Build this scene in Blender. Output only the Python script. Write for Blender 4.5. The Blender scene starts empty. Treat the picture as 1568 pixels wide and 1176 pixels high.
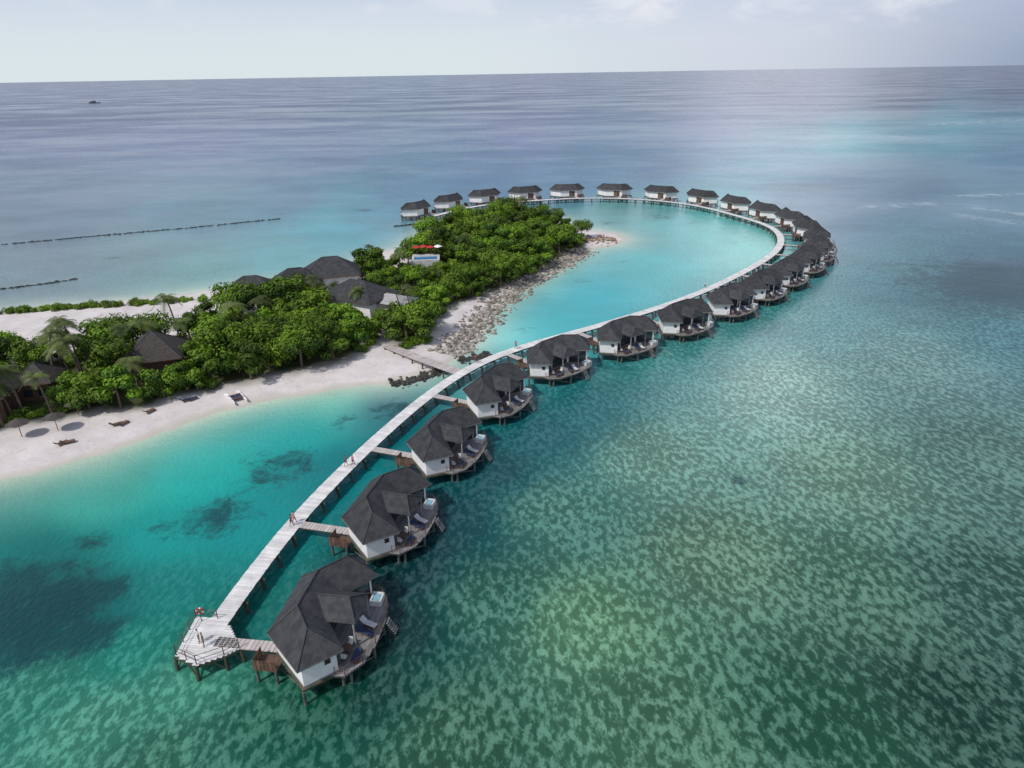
import bpy, bmesh, math, random
import numpy as np
from mathutils import Vector, Matrix, noise
random.seed(7); np.random.seed(7)
rad=math.radians
scene=bpy.context.scene
scene.view_settings.view_transform='Standard'; scene.view_settings.look='None'; scene.view_settings.exposure=0
COL=scene.collection
# ------------------------------------------------------------------ camera (drone, 50 m up)
f=1059.0; p=rad(24.2); a=rad(0.99); H=50.0
F=Vector((0,math.cos(p),-math.sin(p))); R0=Vector((1,0,0)); U0=R0.cross(F)
U=U0*math.cos(a)+R0*math.sin(a); R=R0*math.cos(a)-U0*math.sin(a)
def P(u,v,z=0.0):
    """survey: ground position (metres) on the level plane z read off the photo"""
    d=F+R*((u-784)/f)+U*((588-v)/f)
    t=(z-H)/d.z
    return Vector((d.x*t,d.y*t,z))
cam=bpy.data.cameras.new('camera'); camo=bpy.data.objects.new('camera',cam); COL.objects.link(camo)
M=Matrix((( R.x,U.x,-F.x,0),(R.y,U.y,-F.y,0),(R.z,U.z,-F.z,H),(0,0,0,1)))
camo.matrix_world=M; cam.lens=36*f/1568; cam.sensor_width=36; cam.clip_end=200000; cam.clip_start=0.5
scene.camera=camo
# ------------------------------------------------------------------ helpers
def lin(c): 
    return tuple(((x/255)/12.92 if x/255<=.04045 else ((x/255+.055)/1.055)**2.4) for x in c)
def nd(nt,t,**k):
    n=nt.nodes.new(t)
    for kk,vv in k.items(): setattr(n,kk,vv)
    return n
def newmat(name):
    m=bpy.data.materials.new(name); m.use_nodes=True; nt=m.node_tree
    return m,nt,nt.nodes['Principled BSDF']
def math_(nt,op,a,b=None,c=None,clamp=False):
    n=nd(nt,'ShaderNodeMath',operation=op); n.use_clamp=clamp
    for i,x in enumerate((a,b,c)):
        if x is None: continue
        if isinstance(x,(int,float)): n.inputs[i].default_value=x
        else: nt.links.new(x,n.inputs[i])
    return n.outputs[0]
def mixc(nt,fac,a,b,blend='MIX'):
    n=nd(nt,'ShaderNodeMix',data_type='RGBA',blend_type=blend)
    for s,x in ((n.inputs[0],fac),(n.inputs[6],a),(n.inputs[7],b)):
        if isinstance(x,(int,float)): s.default_value=x
        elif isinstance(x,tuple): s.default_value=(x+(1,))[:4]
        else: nt.links.new(x,s)
    return n.outputs[2]
def sstep(nt,x,lo,hi,tlo=0.,thi=1.):
    n=nd(nt,'ShaderNodeMapRange',interpolation_type='SMOOTHSTEP')
    nt.links.new(x,n.inputs[0]); n.inputs[1].default_value=lo; n.inputs[2].default_value=hi
    n.inputs[3].default_value=tlo; n.inputs[4].default_value=thi
    return n.outputs[0]
def noise_(nt,vec,scale,detail=4,rough=.55,dist=0.):
    n=nd(nt,'ShaderNodeTexNoise'); n.inputs['Scale'].default_value=scale; n.inputs['Detail'].default_value=detail
    n.inputs['Roughness'].default_value=rough; n.inputs['Distortion'].default_value=dist
    if vec is not None: nt.links.new(vec,n.inputs['Vector'])
    return n.outputs[0]
def mat(name,c,c2=None,scale=1.5,rough=.75,rnd=0.,bump=0.,bscale=None,objrnd=0.,spec=.3):
    m,nt,b=newmat(name)
    tc=nd(nt,'ShaderNodeTexCoord').outputs['Object']
    c2=c2 or tuple(x*.7 for x in c)
    n=noise_(nt,tc,scale,3)
    col=mixc(nt,sstep(nt,n,.3,.7),c,c2)
    if rnd:
        at=nd(nt,'ShaderNodeAttribute',attribute_name='rnd')
        k=math_(nt,'MULTIPLY_ADD',at.outputs['Fac'],2*rnd,1-rnd)
        col=mixc(nt,1.,col,k,'MULTIPLY')
    if objrnd:
        oi=nd(nt,'ShaderNodeObjectInfo')
        k=math_(nt,'MULTIPLY_ADD',oi.outputs['Random'],2*objrnd,1-objrnd)
        col=mixc(nt,1.,col,k,'MULTIPLY')
    nt.links.new(col,b.inputs['Base Color'])
    b.inputs['Roughness'].default_value=rough; b.inputs['Specular IOR Level'].default_value=spec
    if bump:
        bn=nd(nt,'ShaderNodeBump'); bn.inputs['Strength'].default_value=bump; bn.inputs['Distance'].default_value=.1
        nt.links.new(noise_(nt,tc,bscale or scale*4,3),bn.inputs['Height']); nt.links.new(bn.outputs[0],b.inputs['Normal'])
    return m
class MB:
    def __init__(s): s.v=[];s.f=[];s.m=[];s.r=[]
    def add(s,vs,fs,m=0,M=None,r=None):
        o=len(s.v); r=random.random() if r is None else r
        s.v+=[tuple(M@Vector(v)) for v in vs] if M else [tuple(v) for v in vs]
        s.f+=[tuple(i+o for i in q) for q in fs]; s.m+=[m]*len(fs); s.r+=[r]*len(fs)
    def box(s,c,d,m=0,rz=0.,M=None,r=None):
        x,y,z=d[0]/2,d[1]/2,d[2]/2
        vs=[(i*x,j*y,k*z) for k in(-1,1) for j in(-1,1) for i in(-1,1)]
        T=Matrix.Translation(c)@Matrix.Rotation(rz,4,'Z')
        if M: T=M@T
        s.add(vs,[(0,2,3,1),(4,5,7,6),(0,1,5,4),(2,6,7,3),(0,4,6,2),(1,3,7,5)],m,T,r)
    def cyl(s,p0,p1,r0,r1=None,n=6,m=0,r=None):
        r1=r0 if r1 is None else r1
        p0=Vector(p0);p1=Vector(p1);q=(p1-p0).to_track_quat('Z','Y')
        vs=[]
        for pp,rr in((p0,r0),(p1,r1)):
            for i in range(n):
                an=2*math.pi*i/n; vs.append(pp+q@Vector((math.cos(an)*rr,math.sin(an)*rr,0)))
        fs=[(i,(i+1)%n,n+(i+1)%n,n+i) for i in range(n)]+[tuple(range(n))[::-1],tuple(range(n,2*n))]
        s.add(vs,fs,m,None,r)
    def prism(s,poly,z0,z1,m=0,mtop=None):
        n=len(poly)
        vs=[(q[0],q[1],z0) for q in poly]+[(q[0],q[1],z1) for q in poly]
        s.add(vs,[(i,(i+1)%n,n+(i+1)%n,n+i) for i in range(n)]+[tuple(range(n))[::-1]],m)
        s.add([(q[0],q[1],z1) for q in poly],[tuple(range(n))],m if mtop is None else mtop)
    def mesh(s,name,mats,smooth=False):
        me=bpy.data.meshes.new(name); me.from_pydata(s.v,[],s.f)
        for mm in mats: me.materials.append(mm)
        me.polygons.foreach_set('material_index',s.m)
        at=me.attributes.new('rnd','FLOAT','FACE'); at.data.foreach_set('value',s.r)
        if smooth: me.polygons.foreach_set('use_smooth',[True]*len(s.f))
        me.update(); return me
    def obj(s,name,mats,parent=None,smooth=False):
        return link(name,s.mesh(name,mats,smooth),parent)
def link(name,data,parent=None,loc=None,rz=0.,sc=None):
    o=bpy.data.objects.new(name,data); COL.objects.link(o)
    if parent: o.parent=parent
    if loc is not None: o.location=loc
    if rz: o.rotation_euler[2]=rz
    if sc: o.scale=sc if not isinstance(sc,float) else (sc,)*3
    return o
# ------------------------------------------------------------------ materials
m_deck=mat('boardwalk_wood',(.70,.69,.68),(.54,.53,.525),.6,.8,rnd=.12)
m_deck2=mat('weathered_deck_wood',(.27,.265,.265),(.17,.165,.165),.8,.8,rnd=.2)
m_pile=mat('mossy_pile_wood',(.10,.085,.06),(.04,.06,.04),1.2,.9,rnd=.3)
m_roof=mat('dark_roof_shingle',(.054,.056,.060),(.030,.031,.034),1.1,.85,rnd=.12,bump=.7,bscale=6,objrnd=.15)
m_cap=mat('roof_ridge_cap',(.062,.064,.068),None,2,.8)
m_white=mat('white_painted_wall',(.82,.81,.80),(.72,.71,.70),.7,.7)
m_brown=mat('brown_timber',(.17,.10,.07),(.10,.06,.045),2,.7,rnd=.25)
m_glass=mat('window_glass',(.03,.045,.055),(.02,.03,.035),.5,.08,spec=.6)
m_cush=mat('white_cushion',(.72,.72,.72),None,3,.9)
m_blue=mat('blue_cushion',(.03,.05,.11),None,3,.9)
m_tub=mat('plunge_pool_water',(.22,.42,.50),None,3,.1,spec=.5)
m_thatch=mat('thatch',(.09,.08,.075),(.05,.045,.04),3,.95,bump=.8,bscale=12,rnd=.2)
m_bark=mat('bark',(.16,.13,.10),(.09,.07,.055),4,.95)
m_rock=mat('rock',(.36,.33,.29),(.18,.16,.14),1.2,.9,rnd=.55,bump=.5)
m_darkrock=mat('wet_rock',(.06,.055,.05),(.03,.035,.03),1.2,.6,rnd=.4)
m_red=mat('red_fabric',(.5,.04,.04),None,3,.8)
m_yellow=mat('orange_plastic',(.75,.25,.03),None,3,.5)
def leafmat(name,c1,c2,c3):
    m,nt,b=newmat(name)
    at=nd(nt,'ShaderNodeAttribute',attribute_name='rnd').outputs['Fac']
    oi=nd(nt,'ShaderNodeObjectInfo').outputs['Random']
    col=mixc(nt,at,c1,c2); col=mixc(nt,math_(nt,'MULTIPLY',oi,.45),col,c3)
    k=math_(nt,'MULTIPLY_ADD',math_(nt,'FRACT',math_(nt,'MULTIPLY',oi,7.31)),.75,.65)
    col=mixc(nt,1.,col,k,'MULTIPLY')
    g=nd(nt,'ShaderNodeNewGeometry').outputs['Position']
    col=mixc(nt,1.,col,sstep(nt,noise_(nt,g,.09,2),.3,.7,.7,1.3),'MULTIPLY')
    nt.links.new(col,b.inputs['Base Color']); b.inputs['Roughness'].default_value=.55; b.inputs['Specular IOR Level'].default_value=.25
    tr=nd(nt,'ShaderNodeBsdfTranslucent'); nt.links.new(col,tr.inputs[0])
    mx=nd(nt,'ShaderNodeMixShader'); mx.inputs[0].default_value=.18
    nt.links.new(b.outputs[0],mx.inputs[1]); nt.links.new(tr.outputs[0],mx.inputs[2])
    nt.links.new(mx.outputs[0],nt.nodes['Material Output'].inputs[0])
    return m
m_leaf=leafmat('broadleaf_foliage',(.016,.058,.006),(.16,.28,.016),(.11,.15,.012))
m_palm=leafmat('palm_foliage',(.045,.08,.02),(.13,.17,.045),(.10,.10,.04))
# ------------------------------------------------------------------ survey data
def S(l,z=0.): return [P(u,v,z) for u,v in l]
shore=S([(-300,800),(-100,757),(0,735),(60,722),(150,698),(250,660),(350,628),(420,612),(500,598),(560,590),(600,588),(640,578),(670,568),(690,556),(705,545),(730,525),(745,500),(760,475),(790,450),(830,425),(870,403),(895,387),(915,380),(945,376),(962,367),(945,357),(915,353),(893,350),(880,345),(850,332),(800,324),(750,324),(700,331),(660,343),(635,365),(610,380),(560,392),(520,410),(450,425),(400,432),(350,440),(280,450),(200,458),(100,466),(0,474),(-300,495)])
treesA=S([(-200,568),(0,552),(80,540),(150,532),(230,522),(290,506),(345,478),(440,465),(520,472),(565,495),(552,530),(490,548),(420,562),(330,582),(270,590),(220,612),(130,618),(0,645),(-200,690)],2.5)
treesB=S([(555,412),(600,408),(635,397),(658,355),(720,340),(800,333),(855,345),(890,356),(893,370),(870,384),(830,402),(760,432),(705,455),(672,470),(660,495),(640,515),(600,515),(575,490),(590,455),(545,430)],2.5)
def segdist(X,Y,poly,closed=True):
    d=np.full(X.shape,1e9)
    n=len(poly)
    for i in range(n if closed else n-1):
        ax,ay=poly[i][0],poly[i][1]; bx,by=poly[(i+1)%n][0],poly[(i+1)%n][1]
        dx,dy=bx-ax,by-ay; t=np.clip(((X-ax)*dx+(Y-ay)*dy)/(dx*dx+dy*dy+1e-9),0,1)
        d=np.minimum(d,np.hypot(X-ax-t*dx,Y-ay-t*dy))
    return d
def inside(X,Y,poly):
    r=np.zeros(X.shape,bool); n=len(poly)
    for i in range(n):
        ax,ay=poly[i][0],poly[i][1]; bx,by=poly[(i+1)%n][0],poly[(i+1)%n][1]
        c=((ay>Y)!=(by>Y))&(X<(bx-ax)*(Y-ay)/((by-ay) if by!=ay else 1e-9)+ax)
        r^=c
    return r
def wob(X,Y):
    return .9*np.sin(X*.31+1.3*np.sin(Y*.17))*np.cos(Y*.27+X*.11)+.5*np.sin(X*.9+Y*.7)*np.sin(Y*1.1-X*.4)
def sdf(X,Y): 
    d=segdist(X,Y,shore); return np.where(inside(X,Y,shore),d,-d)
# ------------------------------------------------------------------ sea
CT=[ # u,v, r,g,b, mottle
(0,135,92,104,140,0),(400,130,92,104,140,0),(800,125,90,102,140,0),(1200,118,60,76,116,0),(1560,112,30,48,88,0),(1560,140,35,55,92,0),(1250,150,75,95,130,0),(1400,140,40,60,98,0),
(100,200,96,110,144,0),(300,200,98,110,148,0),(500,230,88,108,142,0),(800,200,94,108,148,0),(1100,180,108,125,158,0),(1300,215,78,162,168,0),(1180,235,74,138,154,0),(1450,190,57,145,156,0),(1560,195,52,135,148,0),(1560,230,50,104,130,0),  # point in the far sheen tinted lighter: glare put into the water colour
(100,300,88,112,130,0),(300,320,84,124,136,0),(550,310,70,132,146,0),(500,350,70,152,160,0),(450,300,80,116,136,0),(600,285,68,114,138,0),(750,262,68,108,138,0),(200,400,102,132,132,.15),(300,420,100,148,142,.15),(50,420,102,124,128,.15),(450,390,92,155,155,0),(60,340,90,112,126,.1),
(1000,250,68,108,138,0),(1300,280,62,104,128,0),(1400,290,60,98,118,.1),(1500,325,90,124,137,.1),(1520,430,26,50,68,.2),(1400,400,62,114,119,.5),(1540,500,54,104,107,.85),(900,265,66,110,138,0),(1500,370,64,104,116,.4),
(1100,350,98,180,174,0),(1000,400,78,178,178,0),(900,450,50,160,168,0),(820,480,52,172,178,0),(760,510,88,198,198,0),(1150,380,112,188,178,0),(950,335,98,152,148,.15),(850,430,80,176,182,0),(980,370,84,166,164,.1),(720,560,55,152,156,.1),
(500,610,78,180,166,0),(600,620,10,112,118,0),(450,660,15,154,147,0),(300,720,22,160,148,0),(150,760,47,156,140,0),(50,850,8,108,102,0),(100,930,6,68,68,.1),(30,960,6,76,74,.1),(170,930,6,98,95,.1),(250,830,0,142,134,0),(380,800,0,132,129,0),(250,900,5,118,110,.2),(50,1050,52,122,104,.7),(150,1100,70,136,113,.8),(250,1150,58,113,92,.9),(280,1060,70,140,117,.7),(200,1000,38,126,109,.5),(520,720,8,118,120,0),(640,650,8,100,106,0),(360,960,10,102,94,.2),
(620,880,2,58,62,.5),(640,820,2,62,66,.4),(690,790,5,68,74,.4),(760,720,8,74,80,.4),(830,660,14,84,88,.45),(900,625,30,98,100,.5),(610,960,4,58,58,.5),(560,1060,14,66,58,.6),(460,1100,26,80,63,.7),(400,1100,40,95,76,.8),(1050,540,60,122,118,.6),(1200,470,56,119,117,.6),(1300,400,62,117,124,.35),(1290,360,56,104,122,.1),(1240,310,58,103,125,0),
(1000,700,96,136,118,.95),(1200,600,118,152,138,.95),(1100,850,84,116,92,1),(900,950,92,132,100,1),(750,920,52,98,82,.9),(1300,900,68,104,84,1),(1500,700,74,108,95,.95),(1500,900,50,84,71,1),(1500,1080,36,68,56,1),(1000,1100,70,108,83,1),(700,1120,56,95,74,1),(1400,560,98,134,126,.9),(1250,1100,48,90,70,1),(1300,720,96,128,109,.95),(850,780,66,112,98,.9)]
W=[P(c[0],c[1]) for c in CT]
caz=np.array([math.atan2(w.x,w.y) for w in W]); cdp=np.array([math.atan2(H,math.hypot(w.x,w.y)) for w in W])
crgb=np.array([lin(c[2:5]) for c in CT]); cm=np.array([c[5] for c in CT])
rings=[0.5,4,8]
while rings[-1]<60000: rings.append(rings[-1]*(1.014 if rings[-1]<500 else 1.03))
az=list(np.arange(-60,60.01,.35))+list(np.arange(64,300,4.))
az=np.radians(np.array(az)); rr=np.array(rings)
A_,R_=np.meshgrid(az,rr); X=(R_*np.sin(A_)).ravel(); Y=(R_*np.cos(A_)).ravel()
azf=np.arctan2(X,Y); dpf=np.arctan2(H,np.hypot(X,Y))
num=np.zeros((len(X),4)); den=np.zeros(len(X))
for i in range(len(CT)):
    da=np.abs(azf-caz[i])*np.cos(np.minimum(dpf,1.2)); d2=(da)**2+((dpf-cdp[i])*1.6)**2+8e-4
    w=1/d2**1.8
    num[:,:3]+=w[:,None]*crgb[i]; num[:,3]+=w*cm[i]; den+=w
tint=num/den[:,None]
sd=sdf(X,Y)
sh=np.clip(np.exp(np.minimum(sd,0)/5.0),0,1)*.9
sandc=np.array(lin((190,202,182)))
tint[:,:3]=tint[:,:3]*(1-sh[:,None])+sandc*sh[:,None]
tint[:,3]*=(1-sh)
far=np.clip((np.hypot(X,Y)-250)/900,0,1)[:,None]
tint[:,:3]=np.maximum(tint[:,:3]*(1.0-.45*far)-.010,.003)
PT=[(610,628,4,.75),(530,645,2.5,.5),(430,712,5,.7),(400,735,3,.55),(330,790,5,.7),(270,805,3,.55),(90,925,5,1),(130,975,3,1),(60,990,3,.9),(30,890,4,.9),(160,905,2.5,.9),(45,955,4,.9),(100,870,2.5,.7),(10,930,4,.9),(140,830,2,.7),(378,772,1.2,.8),(1545,440,24,.9),(1500,415,14,.7),(1350,130,90,.7),(1450,135,120,.7),(560,322,4,.7),(1250,285,14,.5),(1130,735,1.0,.9),(940,560,4,.6),(935,342,5,.5),(1010,332,6,.5),(890,430,3,.45),(810,505,3,.4),(1060,340,5,.42),(950,400,4,.38),(300,345,9,.4),(180,395,6,.4)]
patch=np.zeros(len(X))
for u,v,r,s_ in PT:
    w=P(u,v); patch=np.maximum(patch,s_*np.exp(-((X-w.x)**2+(Y-w.y)**2)/(r*r*1.6)))
# broken surf / shallow reef crest, far right
SF=[([(1330,318),(1420,312),(1500,318),(1568,328)],2.6),([(1470,330),(1568,342)],2.4),([(1240,212),(1330,207),(1420,214)],9),([(1440,190),(1568,183)],12),([(1470,300),(1568,296)],2.4)]
surf=np.zeros(len(X))
for l,r in SF:
    dd=segdist(X,Y,S(l),False); surf=np.maximum(surf,np.exp(-dd**2/(r*r*2)))
nr,na=len(rr),len(az)
me=bpy.data.meshes.new('sea')
idx=np.arange(nr*na).reshape(nr,na); i0=idx[:-1]; i1=idx[1:]
q=np.stack([i0,np.roll(i0,-1,1),np.roll(i1,-1,1),i1],-1).reshape(-1,4)[:,::-1]
vs=np.stack([X,Y,np.zeros(len(X))],-1)
me.from_pydata(vs.tolist(),[],q.tolist()+[list(range(na))[::-1]])
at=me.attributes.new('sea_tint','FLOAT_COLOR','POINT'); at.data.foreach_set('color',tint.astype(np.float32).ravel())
at=me.attributes.new('patch','FLOAT','POINT'); at.data.foreach_set('value',patch.astype(np.float32))
at=me.attributes.new('surf','FLOAT','POINT'); at.data.foreach_set('value',surf.astype(np.float32))
me.update()
sea=link('sea',me)
m,nt,b=newmat('sea_water')
g=nd(nt,'ShaderNodeNewGeometry').outputs['Position']
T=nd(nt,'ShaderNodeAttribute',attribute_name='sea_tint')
mp=nd(nt,'ShaderNodeMapping'); mp.inputs['Rotation'].default_value=(0,0,rad(50)); mp.inputs['Scale'].default_value=(1,.6,1); nt.links.new(g,mp.inputs[0])
n1=noise_(nt,mp.outputs[0],1.35,4,.60,.12); n2=noise_(nt,g,.085,4,.6)
mm=sstep(nt,math_(nt,'ADD',n1,math_(nt,'MULTIPLY_ADD',n2,.28,-.13)),.44,.63)
n3=noise_(nt,g,4.0,2)
mm=math_(nt,'MULTIPLY',mm,math_(nt,'MULTIPLY_ADD',n3,1.1,.4))
light=mixc(nt,1.,mixc(nt,1.,T.outputs['Color'],(1.4,1.4,1.45),'MULTIPLY'),(.055,.078,.066),'ADD')
dark=mixc(nt,1.,T.outputs['Color'],(.62,.68,.68),'MULTIPLY')
reef=mixc(nt,mm,dark,light)
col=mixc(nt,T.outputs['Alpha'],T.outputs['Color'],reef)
n4=noise_(nt,g,.035,4,.6); col=mixc(nt,1.,col,sstep(nt,n4,.3,.7,.87,1.1),'MULTIPLY')
pa=nd(nt,'ShaderNodeAttribute',attribute_name='patch').outputs['Fac']
pn=noise_(nt,g,.28,5,.78,.5)
pm=sstep(nt,math_(nt,'MULTIPLY_ADD',pn,2.0,pa),1.25,1.85,0,.85)
pm=math_(nt,'MULTIPLY',pm,sstep(nt,pa,.02,.35))
col=mixc(nt,pm,col,(.004,.045,.050))
su=nd(nt,'ShaderNodeAttribute',attribute_name='surf').outputs['Fac']
sm=math_(nt,'MULTIPLY',su,sstep(nt,noise_(nt,g,.13,4,.7),.44,.60,0,.6))
col=mixc(nt,sm,col,(.36,.46,.48))
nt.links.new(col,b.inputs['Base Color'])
ms=nd(nt,'ShaderNodeMapping'); ms.inputs['Scale'].default_value=(.5,1,1); ms.inputs['Rotation'].default_value=(0,0,rad(25)); nt.links.new(g,ms.inputs[0])
ws=noise_(nt,ms.outputs[0],.008,5,.68)
nt.links.new(sstep(nt,ws,.35,.65,.17,.32),b.inputs['Roughness'])
b.inputs['IOR'].default_value=1.33
h=math_(nt,'ADD',noise_(nt,mp.outputs[0],1.7,2,.6),math_(nt,'MULTIPLY',noise_(nt,ms.outputs[0],.25,2),.9))
bn=nd(nt,'ShaderNodeBump'); bn.inputs['Strength'].default_value=.5; bn.inputs['Distance'].default_value=.25
nt.links.new(h,bn.inputs['Height']); nt.links.new(bn.outputs[0],b.inputs['Normal'])
me.materials.append(m)
# ------------------------------------------------------------------ island terrain
xs=np.arange(-330,66,1.0); ys=np.arange(60,300,1.0)
GX,GY=np.meshgrid(xs,ys); D=sdf(GX,GY)+wob(GX,GY)*.6
def hz(D,X,Y): return np.clip(D*.13,-1.2,1.0)+np.clip(D-6,0,20)*.02+.06*np.sin(X*.8)*np.sin(Y*.7+X*.3)
Z=hz(D,GX,GY)
inA=inside(GX,GY,treesA)|inside(GX,GY,treesB); dA=np.minimum(segdist(GX,GY,treesA),segdist(GX,GY,treesB))
veg=np.clip(np.where(inA,dA,-dA)/4+.6+wob(GX*1.3,GY*1.3)*.25,0,1)
ny,nx=GX.shape; idx=np.arange(ny*nx).reshape(ny,nx)
keep=(Z[:-1,:-1]>-.6)|(Z[1:,1:]>-.6)
q=np.stack([idx[:-1,:-1],idx[:-1,1:],idx[1:,1:],idx[1:,:-1]],-1)[keep]
used=np.unique(q); remap=-np.ones(ny*nx,int); remap[used]=np.arange(len(used))
vs=np.stack([GX.ravel(),GY.ravel(),Z.ravel()],-1)[used]
me=bpy.data.meshes.new('island_ground'); me.from_pydata(vs.tolist(),[],remap[q].tolist())
at=me.attributes.new('veg','FLOAT','POINT'); at.data.foreach_set('value',veg.ravel()[used].astype(np.float32))
me.polygons.foreach_set('use_smooth',[True]*len(me.polygons)); me.update()
m,nt,b=newmat('sand_ground')
g=nd(nt,'ShaderNodeNewGeometry').outputs['Position']
sp=nd(nt,'ShaderNodeSeparateXYZ'); nt.links.new(g,sp.inputs[0])
sand=mixc(nt,sstep(nt,noise_(nt,g,.25,6,.65),.3,.7),(.64,.60,.585),(.53,.49,.475))
sand=mixc(nt,sstep(nt,noise_(nt,g,1.4,4,.7),.56,.70,0,.45),sand,(.30,.26,.23))
sand=mixc(nt,sstep(nt,sp.outputs['Z'],.02,.35,1,0),sand,(.47,.45,.39))
v=nd(nt,'ShaderNodeAttribute',attribute_name='veg').outputs['Fac']
soil=mixc(nt,noise_(nt,g,.6,4),(.07,.065,.035),(.05,.08,.02))
nt.links.new(mixc(nt,v,sand,soil),b.inputs['Base Color']); b.inputs['Roughness'].default_value=.95; b.inputs['Specular IOR Level'].default_value=.1
me.materials.append(m); link('island_ground',me)
def gz(x,y):
    X=np.array([x]);Y=np.array([y]); D=sdf(X,Y)+wob(X,Y)*.6; return float(hz(D,X,Y)[0])
# ------------------------------------------------------------------ walkway path
wp=[P(u,v,1.8) for u,v in [(318,975),(340,940),(395,868),(450,797),(500,745),(545,700),(600,650),(650,608),(700,573),(750,547),(800,530),(860,513),(910,500),(960,485),(1010,470),(1060,452),(1100,435),(1140,415),(1170,398),(1190,382),(1197,367),(1190,353),(1170,342),(1140,333),(1100,322),(1060,313),(1000,306),(940,303),(880,303),(830,306),(780,309),(730,315),(700,321),(665,330)]]
den_=[]
for i in range(len(wp)-1):
    p0=wp[max(i-1,0)];p1=wp[i];p2=wp[i+1];p3=wp[min(i+2,len(wp)-1)]
    for k in range(20):
        t=k/20
        den_.append(.5*((2*p1)+(p2-p0)*t+(2*p0-5*p1+4*p2-p3)*t*t+(3*p1-p0-3*p2+p3)*t**3))
den_.append(wp[-1])
pts=np.array([[q_.x,q_.y] for q_ in den_])
def resample(pts,step):
    s=np.concatenate([[0],np.cumsum(np.hypot(*np.diff(pts,axis=0).T))]); n=int(s[-1]/step)
    t=np.linspace(0,s[-1],n+1); return np.stack([np.interp(t,s,pts[:,0]),np.interp(t,s,pts[:,1])],-1)
pts=resample(pts,1.0)
for it in range(60):   # smooth the surveyed centre line
    pts[1:-1]=.5*pts[1:-1]+.25*(pts[:-2]+pts[2:])
pts=resample(pts,.28)
tan=np.gradient(pts,axis=0); tan/=np.hypot(tan[:,0],tan[:,1])[:,None]
DZ=1.7
def plank_run(mb,pts,tan,w,z,m=0):
    for i in range(len(pts)-1):
        x,y=(pts[i]+pts[i+1])/2; an=math.atan2(tan[i][1],tan[i][0])
        mb.box((x,y,z-.03),(.25,w+random.uniform(-.05,.05),.06),m,rz=an)
W2=1.02
walk=bpy.data.objects.new('boardwalk',None); COL.objects.link(walk)
mb=MB(); plank_run(mb,pts,tan,W2*2,DZ); mb.obj('planks',[m_deck],walk)
mb=MB()
for side in(-1,0,1):
    for i in range(0,len(pts)-8,7):
        j=i+7; o=side*(W2-.15)
        A=Vector((pts[i][0]+tan[i][1]*o,pts[i][1]-tan[i][0]*o,DZ-.19)); B=Vector((pts[j][0]+tan[j][1]*o,pts[j][1]-tan[j][0]*o,DZ-.19))
        c=(A+B)/2; mb.box(c,((B-A).length,.14,.24),0,rz=math.atan2(B.y-A.y,B.x-A.x))
mb.obj('stringers',[m_pile],walk)
mb=MB()
for i in range(6,len(pts)-4,13):
    c=Vector((pts[i][0],pts[i][1],0)); n=Vector((tan[i][1],-tan[i][0],0))
    for s_ in(-1,1):
        mb.cyl(c+n*s_*.85+Vector((0,0,DZ-.3)),c+n*s_*1.4+Vector((0,0,-.8)),.17,.2,7,0)
    mb.cyl(c-n*1.35+Vector((0,0,DZ-.42)),c+n*1.35+Vector((0,0,DZ-.42)),.13,.13,5,0)
    if i%26==6: mb.cyl(c-n*1.2+Vector((0,0,.3)),c+n*1.0+Vector((0,0,DZ-.5)),.07,.07,5,0)
mb.obj('piles',[m_pile],walk)
# end platform
plat=bpy.data.objects.new('jetty_platform',None); COL.objects.link(plat)
PP=S([(300,945),(334,946),(352,958),(368,992),(344,1004),(300,1019),(268,1004)],DZ)
cP=sum(PP,Vector())/len(PP)
mb=MB()
an=math.atan2(tan[5][1],tan[5][0]); ux=Vector((math.cos(an),math.sin(an),0)); uy=Vector((-ux.y,ux.x,0))
loc2=[((q_-cP).dot(ux),(q_-cP).dot(uy)) for q_ in PP]
xmn=min(q_[0] for q_ in loc2); xmx=max(q_[0] for q_ in loc2)
x=xmn+.14
while x<xmx:
    ysx=[]
    for i in range(len(loc2)):
        (x0,y0),(x1,y1)=loc2[i],loc2[(i+1)%len(loc2)]
        if (x0-x)*(x1-x)<0: ysx.append(y0+(y1-y0)*(x-x0)/(x1-x0))
    if len(ysx)>=2:
        y0,y1=min(ysx),max(ysx); c=cP+ux*x+uy*((y0+y1)/2); mb.box((c.x,c.y,DZ-.035),(.25,y1-y0,.06),0,rz=an)
    x+=.28
mb.obj('planks',[m_deck],plat)
mb=MB()
for i,q_ in enumerate(PP):
    q2=PP[(i+1)%len(PP)]
    c=(q_+q2)/2; mb.box((c.x,c.y,DZ-.2),((q2-q_).length,.15,.25),0,rz=math.atan2(q2.y-q_.y,q2.x-q_.x))
    mb.cyl((q_.x,q_.y,DZ-.1),(q_.x+(q_.x-cP.x)*.06,q_.y+(q_.y-cP.y)*.06,-.8),.16,.18,7)
    mb.cyl((c.x,c.y,DZ-.1),(q_.x,q_.y,.1),.08,.08,5)
mb.obj('piles',[m_pile],plat)
mb=MB()
for i in (3,4,5,6,0):
    q_=PP[i]; q2=PP[(i+1)%len(PP)]
    n=max(1,int((q2-q_).length/1.3))
    for k in range(n+1):
        t=q_+(q2-q_)*k/n; t=t+(cP-t).normalized()*.12; mb.cyl((t.x,t.y,DZ-.03),(t.x,t.y,DZ+1.05),.045,.045,5)
    for zz in(.5,1.0):
        A=q_+(cP-q_).normalized()*.12;B=q2+(cP-q2).normalized()*.12
        mb.cyl((A.x,A.y,DZ+zz),(B.x,B.y,DZ+zz),.03,.03,5)
mb.obj('railing',[m_brown],plat)
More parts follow.
